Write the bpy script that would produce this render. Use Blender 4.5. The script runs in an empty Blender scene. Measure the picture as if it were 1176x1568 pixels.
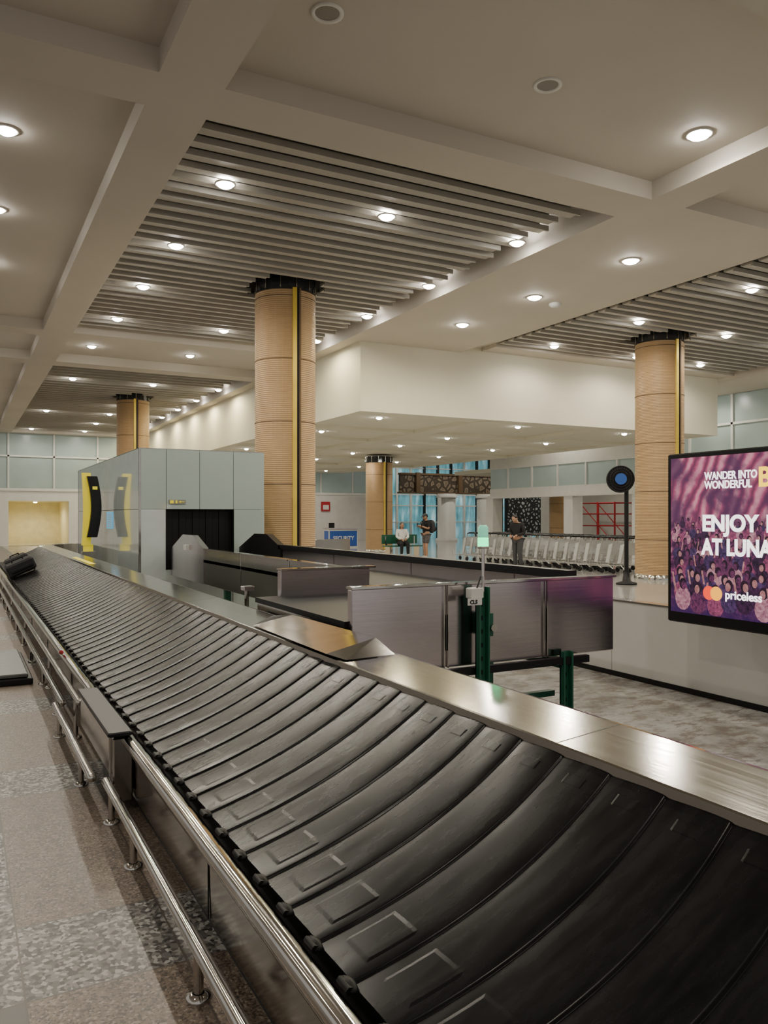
import bpy, math, random
from mathutils import Vector, Matrix
random.seed(4)
D=bpy.data
SC=bpy.context.scene
# ------------------------------------------------------------------ node helpers
def new_mat(name):
    m=D.materials.new(name); m.use_nodes=True
    nt=m.node_tree; b=nt.nodes['Principled BSDF']
    return m,nt,b
def N(nt,t,**kw):
    n=nt.nodes.new(t)
    for k,v in kw.items(): setattr(n,k,v)
    return n
def L(nt,a,b): nt.links.new(a,b)
def MATH(nt,op,a,b=None):
    n=N(nt,'ShaderNodeMath',operation=op)
    for i,x in enumerate((a,b)):
        if x is None: continue
        if isinstance(x,(int,float)): n.inputs[i].default_value=x
        else: L(nt,x,n.inputs[i])
    return n.outputs[0]
def MIX(nt,f,a,b):
    n=N(nt,'ShaderNodeMix',data_type='RGBA')
    for i,x in ((0,f),(6,a),(7,b)):
        if isinstance(x,(int,float)): n.inputs[i].default_value=x
        elif isinstance(x,tuple): n.inputs[i].default_value=(*x[:3],1)
        else: L(nt,x,n.inputs[i])
    return n.outputs[2]
def POS(nt): return N(nt,'ShaderNodeNewGeometry').outputs['Position']
def MAP(nt,vec,scale):
    n=N(nt,'ShaderNodeMapping'); n.inputs['Scale'].default_value=scale
    L(nt,vec,n.inputs['Vector']); return n.outputs[0]
def NOISE(nt,vec,s,det=3,rough=.5):
    n=N(nt,'ShaderNodeTexNoise'); n.inputs['Scale'].default_value=s
    n.inputs['Detail'].default_value=det; n.inputs['Roughness'].default_value=rough
    L(nt,vec,n.inputs['Vector']); return n.outputs['Fac']
def RAMP(nt,f,stops,const=False):
    n=N(nt,'ShaderNodeValToRGB'); cr=n.color_ramp
    if const: cr.interpolation='CONSTANT'
    while len(cr.elements)<len(stops): cr.elements.new(.5)
    for e,(p,c) in zip(cr.elements,stops): e.position=p; e.color=(*c[:3],1)
    L(nt,f,n.inputs[0]); return n.outputs[0]
def simple(name,col,rough=.5,metal=0.,vary=.08,scale=3.,bump=0.,bscale=60,emis=None,estr=0,spec=None,coat=0):
    m,nt,b=new_mat(name)
    p=POS(nt)
    f=NOISE(nt,p,scale,4)
    c0=tuple(max(0,c*(1-vary)) for c in col); c1=tuple(min(1,c*(1+vary)) for c in col)
    L(nt,RAMP(nt,f,[(.3,c0),(.7,c1)]),b.inputs['Base Color'])
    b.inputs['Roughness'].default_value=rough; b.inputs['Metallic'].default_value=metal
    if spec is not None: b.inputs['Specular IOR Level'].default_value=spec
    if coat: b.inputs['Coat Weight'].default_value=coat
    if bump:
        bn=N(nt,'ShaderNodeBump'); bn.inputs['Strength'].default_value=bump; bn.inputs['Distance'].default_value=.01
        L(nt,NOISE(nt,p,bscale,3),bn.inputs['Height']); L(nt,bn.outputs[0],b.inputs['Normal'])
    if emis:
        b.inputs['Emission Color'].default_value=(*emis,1); b.inputs['Emission Strength'].default_value=estr
    return m
def steel(name,col,rough,scale,dirt=.15,bmp=.15):
    m,nt,b=new_mat(name); p=POS(nt)
    f=NOISE(nt,MAP(nt,p,scale),1.,4,.7)
    g=NOISE(nt,p,1.7,4)
    c=MIX(nt,MATH(nt,'MULTIPLY',g,dirt*2),col,tuple(x*.5 for x in col))
    c2=MIX(nt,MATH(nt,'MULTIPLY',f,.35),c,tuple(x*.55 for x in col))
    L(nt,c2,b.inputs['Base Color']); b.inputs['Metallic'].default_value=1
    r=MATH(nt,'ADD',MATH(nt,'MULTIPLY',f,.14),rough-.07); L(nt,r,b.inputs['Roughness'])
    bn=N(nt,'ShaderNodeBump'); bn.inputs['Strength'].default_value=bmp; bn.inputs['Distance'].default_value=.002
    L(nt,f,bn.inputs['Height']); L(nt,bn.outputs[0],b.inputs['Normal'])
    return m
# ------------------------------------------------------------------ materials
PLASTER=simple('plaster_ceiling',(.58,.53,.455),.75,vary=.04,scale=.6)
PLASTERW=simple('plaster_bulkhead',(.72,.69,.56),.7,vary=.03,scale=.7)
WHITE=simple('white_paint',(.68,.68,.65),.5,vary=.04)
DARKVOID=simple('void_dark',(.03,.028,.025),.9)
SLAT=simple('slat_grey',(.42,.395,.345),.5,vary=.06,scale=2)
STEEL_L=steel('brushed_steel_long',(.46,.445,.41),.14,(70,.9,70),.15,.09)
STEEL_P=steel('brushed_steel_panel',(.80,.73,.76),.17,(1.5,50,50),.35)
STEEL_V=steel('brushed_steel_side',(.62,.59,.55),.14,(50,2,70),.35)
CHROME=simple('polished_steel',(.60,.58,.55),.10,1.,vary=.1,scale=9)
RUBBER,nt,b=new_mat('rubber_plates')
p=POS(nt); f=NOISE(nt,MAP(nt,p,(3,14,3)),1.2,5,.65); g=NOISE(nt,p,60,3)
L(nt,RAMP(nt,f,[(.3,(.0035,.0035,.004)),(.75,(.010,.010,.011))]),b.inputs['Base Color'])
L(nt,MATH(nt,'ADD',MATH(nt,'MULTIPLY',f,.26),.13),b.inputs['Roughness']); b.inputs['Specular IOR Level'].default_value=.16
bn=N(nt,'ShaderNodeBump'); bn.inputs['Strength'].default_value=.08; bn.inputs['Distance'].default_value=.002
L(nt,g,bn.inputs['Height']); L(nt,bn.outputs[0],b.inputs['Normal'])
BLACK=simple('black_plastic',(.008,.008,.009),.4,spec=.3)
BLACKR=simple('black_rubber',(.006,.006,.006),.5,spec=.25)
GREEN=simple('green_paint',(.012,.10,.058),.4)
GOLD=simple('gold_trim',(.72,.54,.09),.3,.5,vary=.1)
DGLASS=simple('black_glass_cap',(.02,.022,.024),.08)
TAN,nt,b=new_mat('tan_cladding')
p=POS(nt); f=NOISE(nt,MAP(nt,p,(5,5,40)),1,4); g=NOISE(nt,MAP(nt,p,(30,30,1)),1,3)
c=MIX(nt,f,(.37,.235,.11),(.52,.35,.18)); L(nt,MIX(nt,MATH(nt,'MULTIPLY',g,.5),c,(.30,.18,.08)),b.inputs['Base Color']); b.inputs['Roughness'].default_value=.45
TANJ=simple('tan_joint',(.13,.08,.04),.7)
BOOTH=simple('booth_panel_grey',(.39,.47,.445),.07,vary=.06,scale=.8,coat=.8)
BOOTHW=simple('booth_panel_white',(.55,.62,.62),.08,vary=.05,coat=.8)
YELLOW=simple('yellow_plastic_and_reflection',(.80,.66,.02),.4,emis=(.9,.75,.05),estr=.25)
FROST=simple('frosted_glass',(.33,.41,.39),.25,vary=.08,scale=1.,emis=(.55,.66,.64),estr=.05)
TEAL,nt,b=new_mat('curtain_glass')
p=POS(nt); f=NOISE(nt,MAP(nt,p,(1.5,1.5,.3)),1.5,3)
c=RAMP(nt,f,[(.3,(.04,.13,.16)),(.52,(.14,.36,.42)),(.75,(.55,.76,.80))])
L(nt,c,b.inputs['Base Color']); L(nt,c,b.inputs['Emission Color']); b.inputs['Emission Strength'].default_value=.6; b.inputs['Roughness'].default_value=.1
LATT,nt,b=new_mat('lattice_brown')
v=N(nt,'ShaderNodeTexVoronoi',feature='DISTANCE_TO_EDGE'); v.inputs['Scale'].default_value=2.6; L(nt,POS(nt),v.inputs['Vector'])
L(nt,RAMP(nt,v.outputs['Distance'],[(0,(.05,.035,.022)),(.16,(.07,.05,.03)),(.2,(.34,.28,.20)),(.3,(.16,.12,.08))]),b.inputs['Base Color'])
LATB,nt,b=new_mat('lattice_black')
v=N(nt,'ShaderNodeTexVoronoi',feature='DISTANCE_TO_EDGE'); v.inputs['Scale'].default_value=4.2; L(nt,POS(nt),v.inputs['Vector'])
c=RAMP(nt,v.outputs['Distance'],[(0,(.01,.01,.01)),(.2,(.015,.015,.015)),(.26,(.5,.55,.55))])
L(nt,c,b.inputs['Base Color'])
CONC,nt,b=new_mat('worn_concrete_floor')
p=POS(nt); f=NOISE(nt,p,2.4,8,.7); g=NOISE(nt,MAP(nt,p,(3,6,1)),1.3,7,.75)
c=RAMP(nt,f,[(.36,(.13,.115,.10)),(.47,(.30,.29,.27)),(.62,(.46,.455,.44))])
c=MIX(nt,RAMP(nt,g,[(.50,(0,0,0)),(.57,(.8,.8,.8))]),c,(.16,.125,.10))
L(nt,c,b.inputs['Base Color']); b.inputs['Roughness'].default_value=.25
TILE,nt,b=new_mat('polished_hall_floor')
p=POS(nt); br=N(nt,'ShaderNodeTexBrick'); br.offset=0
br.inputs['Scale'].default_value=1; br.inputs['Brick Width'].default_value=.6; br.inputs['Row Height'].default_value=.6; br.inputs['Mortar Size'].default_value=.006
br.inputs['Color1'].default_value=(.40,.39,.37,1); br.inputs['Color2'].default_value=(.34,.335,.32,1); br.inputs['Mortar'].default_value=(.15,.15,.14,1)
L(nt,p,br.inputs['Vector']); L(nt,br.outputs[0],b.inputs['Base Color']); b.inputs['Roughness'].default_value=.10
# terrazzo floor
TERR,nt,b=new_mat('terrazzo_floor')
p=POS(nt); sx=N(nt,'ShaderNodeSeparateXYZ'); L(nt,p,sx.inputs[0]); X,Y=sx.outputs[0],sx.outputs[1]
ty=MATH(nt,'DIVIDE',MATH(nt,'SUBTRACT',Y,2.86),.53); tx=MATH(nt,'DIVIDE',MATH(nt,'ADD',X,.34),.53)
gy=MATH(nt,'LESS_THAN',MATH(nt,'FLOORED_MODULO',ty,4),1.); gx=MATH(nt,'LESS_THAN',MATH(nt,'FLOORED_MODULO',tx,4),1.)
grey=MATH(nt,'MAXIMUM',gx,gy); both=MATH(nt,'MULTIPLY',gx,MATH(nt,'LESS_THAN',MATH(nt,'FLOORED_MODULO',MATH(nt,'ADD',ty,1),4),1.))
v=N(nt,'ShaderNodeTexVoronoi'); v.inputs['Scale'].default_value=62; L(nt,p,v.inputs['Vector'])
s1=N(nt,'ShaderNodeSeparateColor'); L(nt,v.outputs['Color'],s1.inputs[0])
cg=RAMP(nt,s1.outputs[0],[(0,(.03,.03,.032)),(.25,(.11,.11,.105)),(.5,(.24,.235,.22)),(.78,(.48,.475,.46))],True)
v2=N(nt,'ShaderNodeTexVoronoi'); v2.inputs['Scale'].default_value=120; L(nt,p,v2.inputs['Vector'])
s2=N(nt,'ShaderNodeSeparateColor'); L(nt,v2.outputs['Color'],s2.inputs[0])
cb=RAMP(nt,s2.outputs[0],[(0,(.07,.052,.04)),(.22,(.165,.125,.095)),(.6,(.24,.185,.14)),(.88,(.37,.30,.24))],True)
c=MIX(nt,grey,cb,cg); c=MIX(nt,both,c,(.085,.083,.08))
ln=MATH(nt,'MAXIMUM',MATH(nt,'LESS_THAN',MATH(nt,'FRACT',ty),.012),MATH(nt,'LESS_THAN',MATH(nt,'FRACT',tx),.012))
c=MIX(nt,ln,c,(.08,.065,.055))
dirt=NOISE(nt,p,1.2,5,.6); c=MIX(nt,MATH(nt,'MULTIPLY',dirt,.35),c,(.10,.075,.06))
L(nt,c,b.inputs['Base Color']); b.inputs['Roughness'].default_value=.38
BULB=simple('downlight_bulb',(1,1,1),.5,emis=(1,.96,.88),estr=110)
RINGM=simple('downlight_trim',(.75,.73,.68),.4)
OFFB=simple('downlight_off',(.22,.20,.17),.3)
SKIN=simple('skin',(.42,.24,.15),.55); HAIR=simple('black_hair',(.012,.01,.009),.5)
CLOTHB=simple('cloth_black',(.012,.012,.014),.85); CLOTHG=simple('cloth_grey',(.05,.05,.055),.85)
CLOTHW=simple('cloth_white',(.75,.74,.72),.8); SHOE=simple('shoe_white',(.6,.6,.6),.5); NAVY=simple('cloth_print',(.10,.09,.09),.85,vary=.6,scale=30)
BLUE=simple('blue_panel',(.015,.06,.22),.4,emis=(.02,.1,.45),estr=.15)
RED=simple('red_scaffold_paint',(.4,.015,.025),.5)
WARM=simple('warm_corridor_wall',(.85,.76,.42),.6)
CARTM=simple('trolley_steel',(.60,.60,.58),.25,.9)
CARTP=simple('trolley_panel',(.50,.51,.50),.35)
# ------------------------------------------------------------------ mesh builder
class MB:
    def __init__(s,name): s.n=name; s.v=[]; s.f=[]; s.m=[]; s.sm=[]; s.mats=[]
    def mi(s,m):
        if m not in s.mats: s.mats.append(m)
        return s.mats.index(m)
    def add(s,vs,fs,m,smooth=False):
        o=len(s.v); s.v+= [tuple(v) for v in vs]; k=s.mi(m)
        for f in fs: s.f.append([i+o for i in f]); s.m.append(k); s.sm.append(smooth)
    def box(s,x0,x1,y0,y1,z0,z1,m,bev=0):
        if bev<=0:
            vs=[(x,y,z) for z in (z0,z1) for x,y in ((x0,y0),(x1,y0),(x1,y1),(x0,y1))]
            s.add(vs,[(3,2,1,0),(4,5,6,7),(0,1,5,4),(1,2,6,5),(2,3,7,6),(3,0,4,7)],m); return
        b=bev
        P=[(x0+b,y0),(x1-b,y0),(x1,y0+b),(x1,y1-b),(x1-b,y1),(x0+b,y1),(x0,y1-b),(x0,y0+b)]
        Q=[(x0+2*b,y0+b),(x1-2*b,y0+b),(x1-b,y0+2*b),(x1-b,y1-2*b),(x1-2*b,y1-b),(x0+2*b,y1-b),(x0+b,y1-2*b),(x0+b,y0+2*b)]
        vs=[(x,y,z0) for x,y in Q]+[(x,y,z0+b) for x,y in P]+[(x,y,z1-b) for x,y in P]+[(x,y,z1) for x,y in Q]
        fs=[tuple(range(7,-1,-1)),tuple(range(24,32))]
        for r in range(3):
            for i in range(8): fs.append((r*8+i,r*8+(i+1)%8,r*8+8+(i+1)%8,r*8+8+i))
        s.add(vs,fs,m)
    def tube(s,a,b,r,m,seg=10,r2=None):
        a=Vector(a); b=Vector(b); d=(b-a).normalized(); u=d.orthogonal().normalized(); w=d.cross(u); r2=r if r2 is None else r2
        vs=[a+(u*math.cos(t)+w*math.sin(t))*r for t in [2*math.pi*i/seg for i in range(seg)]]
        vs+=[b+(u*math.cos(t)+w*math.sin(t))*r2 for t in [2*math.pi*i/seg for i in range(seg)]]
        s.add(vs,[(i,(i+1)%seg,seg+(i+1)%seg,seg+i) for i in range(seg)],m,True)
        s.add(vs[:seg],[tuple(range(seg-1,-1,-1))],m); s.add(vs[seg:],[tuple(range(seg))],m)
    def lathe(s,cx,cy,prof,m,seg=48,smooth=True):
        vs=[];n=len(prof)
        for r,z in prof:
            for i in range(seg):
                t=2*math.pi*i/seg; vs.append((cx+r*math.cos(t),cy+r*math.sin(t),z))
        fs=[(j*seg+i,j*seg+(i+1)%seg,(j+1)*seg+(i+1)%seg,(j+1)*seg+i) for j in range(n-1) for i in range(seg)]
        s.add(vs,fs,m,smooth)
    def ell(s,c,r,m,seg=16,rings=12,fn=None):
        vs=[];fs=[]
        for j in range(rings+1):
            ph=math.pi*j/rings
            for i in range(seg):
                t=2*math.pi*i/seg
                v=Vector((math.sin(ph)*math.cos(t),math.sin(ph)*math.sin(t),math.cos(ph)))
                if fn: v=fn(v)
                vs.append((c[0]+v.x*r[0],c[1]+v.y*r[1],c[2]+v.z*r[2]))
        for j in range(rings):
            for i in range(seg): fs.append((j*seg+i,(j+1)*seg+i,(j+1)*seg+(i+1)%seg,j*seg+(i+1)%seg))
        s.add(vs,fs,m,True)
    def build(s,parent=None,mat=None):
        V=s.v
        if mat is not None: V=[tuple(mat@Vector(v)) for v in V]
        lo=[min(v[i] for v in V) for i in range(3)]; hi=[max(v[i] for v in V) for i in range(3)]
        c=[(lo[i]+hi[i])/2 for i in range(3)]; c[2]=lo[2]
        me=D.meshes.new(s.n); me.from_pydata([(v[0]-c[0],v[1]-c[1],v[2]-c[2]) for v in V],[],s.f)
        for m in s.mats: me.materials.append(m)
        me.polygons.foreach_set('material_index',s.m); me.polygons.foreach_set('use_smooth',s.sm); me.update()
        o=D.objects.new(s.n,me); o.location=c; SC.collection.objects.link(o)
        if parent: o.parent=parent
        return o
def empty(name):
    e=D.objects.new(name,None); SC.collection.objects.link(e); return e
def text(body,name,size,mat,parent,M,off=0.,align='LEFT'):
    cu=D.curves.new(name,'FONT'); cu.body=body; cu.size=size; cu.offset=off; cu.extrude=.001; cu.align_x=align
    cu.materials.append(mat); o=D.objects.new(name,cu); SC.collection.objects.link(o); o.parent=parent
    o.matrix_local=(Matrix.Translation(-parent.location)@M) if parent else M
    return o
# ------------------------------------------------------------------ camera
cam=D.cameras.new('camera'); co=D.objects.new('camera',cam); SC.collection.objects.link(co); SC.camera=co
cam.sensor_fit='VERTICAL'; cam.sensor_height=36; cam.lens=28; cam.shift_y=6/1568; cam.clip_end=300; cam.clip_start=.05
YAW=math.radians(28.07)
co.location=(0,0,1.6); co.rotation_euler=(math.radians(90),0,-YAW)
# ------------------------------------------------------------------ floor
F=MB('floor')
F.box(-9,2.0,-3,47,-.1,0,TERR); F.box(2.0,5.8,-3,47,-.1,0,CONC); F.box(5.8,42,-3,50,-.1,0,TILE); F.build()
# ------------------------------------------------------------------ ceiling
C=MB('ceiling'); ZB=6.0; ZT=7.0
def beam(x0,x1,y0,y1,z=ZB,m=PLASTER): C.box(x0,x1,y0,y1,z,ZT,m)
YB=[(3.9,4.62),(8.02,8.73),(20.4,21.1),(24.4,25.1),(46,46.8)]
beam(-9,-4.3,-3,46.8,6.0)
beam(1.75,2.42,-3,46.8)
for a,b_ in YB:
    beam(-4.3,1.75,a,b_); beam(2.42,8.5,a,b_)
beam(8.5,9.15,-3,8.73); beam(9.15,22,8.02,8.73); beam(9.15,22,3.9,4.62)
beam(8.5,11.9,8.73,17.95); beam(8.5,8.9,17.95,46.8)
beam(22,26,-3,50); beam(9.15,22,-3,3.9,6.25)
for a,b_ in ((-3,3.9),(4.62,8.02),(8.73,20.4),(21.1,24.4),(25.1,46)): beam(-4.3,1.75,a,b_,6.25)
beam(2.42,8.5,-3,3.9,6.25); beam(2.42,8.5,4.62,8.02,6.25); beam(2.42,8.5,21.1,24.4,6.25)
beam(15.2,15.9,4.62,8.02); beam(9.15,15.2,4.62,8.02,6.25); beam(15.9,22,4.62,8.02,6.25)
beam(11.9,12.6,8.73,17.95,6.2); beam(12.6,22,17.3,17.95,6.1)
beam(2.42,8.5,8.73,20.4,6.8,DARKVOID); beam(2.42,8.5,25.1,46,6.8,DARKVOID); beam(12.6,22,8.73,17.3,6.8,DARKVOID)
C.build()
PILL=[(5.78,15.05,6.55),(15.9,14.75,6.55),(5.9,31.6,6.55),(16.6,31.6,4.24),(27.1,31.6,3.9)]
S=MB('ceiling_slats')
def slats(x0,x1,y0,y1,pitch=.37):
    y=y0+.1
    k=0
    while y+.25<y1:
        segs=[(x0+.05,x1-.35+(.12 if k%2 else 0))]
        for px,py,_ in PILL:
            dy=min(abs(y-py),abs(y+.225-py))
            if dy<.68:
                hw=math.sqrt(.70**2-dy*dy)+.03
                ns=[]
                for a,b_ in segs:
                    if a<px-hw and b_>px+hw: ns+=[(a,px-hw),(px+hw,b_)]
                    else: ns.append((a,b_))
                segs=ns
        for a,b_ in segs:
            S.box(a,b_,y,y+.22,6.17,6.21,SLAT); S.box(a,b_,y,y+.035,6.13,6.17,SLAT); S.box(a,b_,y+.22,y+.245,6.17,6.34,SLAT)
        y+=pitch; k+=1
slats(2.42,8.5,8.73,20.4); slats(2.42,8.5,25.1,46,.5); slats(12.6,22,8.73,17.3)
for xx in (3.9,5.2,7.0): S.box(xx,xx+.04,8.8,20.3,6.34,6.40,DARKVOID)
S.build()
# ------------------------------------------------------------------ bulkhead, lower ceiling, walls
W=MB('wall_bulkhead')
W.box(8.9,22,17.95,18.15,4.24,6.4,PLASTERW); W.box(8.9,9.1,18.15,46.6,4.24,6.4,PLASTERW); W.box(21.8,22,18.15,38,4.24,6.4,PLASTERW)
W.build()
C2=MB('ceiling_lower')
C2.box(9.1,21.8,18.15,46.6,4.34,4.5,PLASTERW)
for y in (18.15,22.0,25.2,29,33,37.5,42): C2.box(9.1,21.8,y,y+.5,4.24,4.34,PLASTERW)
for x in (12.8,17.3): C2.box(x,x+.5,18.15,46.6,4.22,4.34,PLASTERW)
C2.box(21.8,42,38,50,6.0,6.2,PLASTER); C2.box(24.8,42,18,38,3.9,4.1,PLASTERW)
C2.build()
W=MB('wall_back'); YW=46.6
W.box(-9,2.3,YW,YW+.2,0,3.0,WHITE); W.box(5.3,24,YW,YW+.2,0,3.0,WHITE); W.box(2.3,5.3,YW,YW+.2,2.4,3.0,WHITE)
W.box(-9,24,YW,YW+.2,6.0,7,WHITE); W.box(-9,24,YW-.06,YW,2.93,3.08,WHITE)
W.box(2.1,2.3,YW+.2,YW+5,0,2.6,WARM); W.box(5.3,5.5,YW+.2,YW+5,0,2.6,WARM); W.box(2.1,5.5,YW+5,YW+5.2,0,2.6,WARM); W.box(2.1,5.5,YW+.2,YW+5,2.4,2.6,WARM); W.box(2.3,5.3,YW,YW+5,-.1,0,TILE)
W.build()
G=MB('window_1')
G.box(-9,24,YW+.05,YW+.1,3.0,6.0,FROST)
x=-9
while x<24: G.box(x,x+.09,YW-.02,YW+.05,3.0,6.0,WHITE); x+=2.25
G.box(-9,24,YW-.02,YW+.05,4.75,4.84,WHITE); G.build()
W=MB('wall_right')
W.box(24.6,24.8,18,34.3,2.5,3.0,WHITE); W.box(24.6,24.8,22,34.3,4.0,6.4,WHITE); W.box(24.45,24.6,17,34.3,2.5,2.62,WHITE)
W.box(24.6,24.8,8,18,0,3.0,WHITE); W.box(24.6,24.8,8,22,6.0,6.4,WHITE)
W.box(31,31.2,18,38,0,3.9,WHITE)
for y in (19,23.6,27.8,33.9): W.box(24.5,25.1,y,y+.6,0,2.5,WHITE)
W.build()
G=MB('window_2'); G.box(24.65,24.7,8,22,3.0,6.0,FROST); G.box(24.65,24.7,22,34.3,3.0,4.0,FROST)
y=8
while y<34.3: G.box(24.58,24.66,y,y+.09,3.0,6.0 if y<22 else 4.0,WHITE); y+=1.9
for z in (3.9,4.9): G.box(24.58,24.66,8,22,z,z+.08,WHITE)
G.build()
W=MB('wall_glazed')
W.box(24,42,49.8,50,0,6,TEAL)
x=24
while x<42: W.box(x,x+.14,49.6,49.8,0,6,BLACK if int(x*2)%3 else WHITE); x+=1.15
for z in (1.1,2.3,3.1,5.0): W.box(24,42,49.65,49.8,z,z+.08,WHITE)
W.box(24,24.2,46.6,50,0,6,WHITE); W.build()
G=MB('lattice_balcony'); ly=43.6
G.box(24.4,34.5,ly,ly+.2,3.12,4.2,LATT); G.box(24.4,34.5,ly-.1,ly+.4,3.02,3.12,TANJ); G.box(24.4,34.5,ly-.1,ly+.3,4.2,4.32,TANJ)
for x in (25.5,28.7,31.9): G.box(x,x+.3,ly-.15,ly,3.05,4.35,TANJ)
G.build()
G=MB('decorative_lattice_screen'); G.box(31.5,35.4,42.0,42.12,.4,3.7,LATB); G.box(31.4,31.5,41.95,42.17,0,3.8,BLACK); G.box(35.4,35.5,41.95,42.17,0,3.8,BLACK); G.build()
for i,(x,y) in enumerate(((27.2,42.6),(30.0,42.3),(36.6,42.6))):
    P=MB('white_column'); h_=6
    P.lathe(x,y,[(.7,0),(.7,.15),(.58,.2),(.58,3.0 if i<2 else 6),(.0,3.0 if i<2 else 6)],WHITE,32)
    P.lathe(x,y,[(.66,2.75),(.66,2.9),(.58,2.9)],WHITE,32); P.build()
# ------------------------------------------------------------------ clad pillars
for px,py,h in PILL:
    P=MB('clad_pillar'); R=.60
    prof=[]; z=.12
    top=h-.52 if h>6 else h-.25
    while z<top:
        prof+=[(R+.003,z),(R+.003,z+.026),(R-.001,z+.029),(R-.001,z+.034)]; z+=.038
    P.lathe(px,py,[(R,.0)]+prof+[(R,top)],TAN,56)
    z=1.0
    while z<top: P.lathe(px,py,[(R+.0,z-.008),(R+.009,z-.008),(R+.009,z+.008),(R,z+.008)],TANJ,56); z+=1.22
    P.lathe(px,py,[(R+.03,0),(R+.03,.1),(R,.12)],CHROME,48)
    P.lathe(px,py,[(R+.012,top-.03),(R+.012,top+.02),(R-.0,top+.02),(R-.0,h)],DGLASS,24,smooth=False)
    for i in range(12):
        t=2*math.pi*i/12; P.tube((px+(R+.005)*math.cos(t),py+(R+.005)*math.sin(t),top),(px+(R+.005)*math.cos(t),py+(R+.005)*math.sin(t),h),.015,CHROME,6)
    y0=py-R-.03
    P.box(px-.085,px+.0,y0,y0+.12,.12,top,GOLD); P.box(px+.0,px+.05,y0+.015,y0+.12,.12,top,BLACK); P.box(px+.05,px+.085,y0,y0+.12,.12,top,TANJ)
    P.build()
# ------------------------------------------------------------------ downlights
DL=MB('recessed_downlights'); spots=[]
def dl(x,y,z,on=True,r=.11,e=1.):
    DL.lathe(x,y,[(r+.035,z+.002),(r+.035,z-.014),(r,z-.014),(r-.01,z+.002)],RINGM,24)
    if on: DL.lathe(x,y,[(r,z-.012),(r*.85,z-.038),(r*.5,z-.058),(.001,z-.065)],BULB,20)
    else: DL.lathe(x,y,[(0.001,z-.004),(r,z-.004)],OFFB,24)
    if on: spots.append((x,y,z-.11,e))
for x in (3.2,5.7,8.15):
    for y in (10.6,13.4,16.1,19.0):
        if x==5.7 and y in (13.4,16.1): continue
        dl(x,y,6.13)
for x in (3.3,5.9,8.2):
    for y in (28.0,31,34,37,41,45):
        if x==5.9 and y==31: continue
        if x==3.3 and y in (31,34,41): continue
        dl(x,y,6.13,e=1.3 if x>8 else .8)
for x in (3.2,5.9): dl(x,23,6.25)
for x in (-2.6,.5):
    for y in (2.2,10.6,13.4,16.3,22.8,28,34,40): dl(x,y,6.25)
dl(3.0,6.74,6.25,False,.12); dl(5.6,6.75,6.25,False,.12); dl(7.95,6.75,6.25,True,.13)
dl(3.2,2.0,6.25,e=1.2); dl(6,2.0,6.25,e=1.2); dl(9.5,2,6.25); dl(.5,6.4,6.25,False,.12)
for y in (10.1,12.7,15.3): dl(10.2,y,6.0,r=.13,e=1.2)
for x in (14.0,17.0,19.6):
    for y in (10.6,13.6,16.6): dl(x,y,6.13)
for x in (12,16): dl(x,6.4,6.25)
for x in (10.3,15.1,19.5):
    for y in (19.6,23.6,27,31.2,35.2,39.5,44): dl(x,y,4.34,r=.085,e=.8)
for y in (20,25,30): dl(28,y,3.9,e=.7)
for x in (27,32,38):
    for y in (41,47): dl(x,y,6.0,e=1.3)
dl(3.8,YW+2.5,2.4,e=1.0); dl(23.3,12,6.0); dl(23.3,20,6.0); dl(23.3,28,6.0)
dobj=DL.build()
for x,y,z,e in spots:
    l=D.lights.new('downlight_lamp','SPOT'); l.energy=135*e; l.color=(1,.90,.73) if not (x>8.1 and x<8.3) else (1,.84,.45)
    l.spot_size=math.radians(172); l.spot_blend=.5; l.shadow_soft_size=.06
    o=D.objects.new('downlight_lamp',l); SC.collection.objects.link(o); o.parent=dobj; o.location=Vector((x,y,z))-dobj.location
G=MB('smoke_detector'); G.lathe(10.9,12.9,[(.13,6.0),(.13,5.96),(.07,5.92),(.0,5.92)],WHITE,24); G.build()
# ------------------------------------------------------------------ baggage carousel
CC=3.4; RM=CC-1.35; S0=22.0; S1=S0+RM*math.pi/2
def pp(X,s):
    if s<=S0: return (X,s)
    if s<=S1:
        t=(s-S0)/RM; r=CC-X; return (CC-r*math.cos(t),S0+r*math.sin(t))
    return (CC+(s-S1),S0+(CC-X))
car=empty('baggage_carousel')
def sweep(mb,prof,m,s0=-2.,s1=33.,smooth=False):
    ss=[s0,0,4,8,12,16,20,S0]+[S0+(S1-S0)*i/14 for i in range(1,15)]+[S1+4,s1]
    vs=[];n=len(prof)
    for s in ss:
        for X,Z in prof: x,y=pp(X,s); vs.append((x,y,Z))
    fs=[(j*n+i,(j+1)*n+i,(j+1)*n+(i+1)%n,j*n+(i+1)%n) for j in range(len(ss)-1) for i in range(n-1)]
    mb.add(vs,fs,m,smooth)
pl=MB('rubber_plates'); pitch=.22; NX=22
rows=[(0.0,-.001),(.01,.0035),(.05,.0048),(.18,.0058),(.34,.0058),(.5,.0048),(.66,.0034),(.82,.0018),(.93,.0004),(.99,-.001)]
XL,ZL,XU,ZU=.885,.405,1.80,.812
def soff(q): return -.06*4*q*(1-q)+.02*q
def zc(q): return ZL+(ZU-ZL)*q-.02*math.sin(math.pi*q)
n=int(35/pitch); vs=[]
for k in range(n):
    for fr,h in rows:
        s=-2+.088+(k+fr)*pitch
        for i in range(NX+1):
            q=i/NX; X=XL+(XU-XL)*q
            x,y=pp(X,s+soff(q)); vs.append((x,y,zc(q)+h))
R_=len(rows); fs=[]
for r in range(n*R_-1):
    for i in range(NX): a=r*(NX+1)+i; fs.append((a,a+1,a+NX+2,a+NX+1))
pl.add(vs,fs,RUBBER,True)
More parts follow.
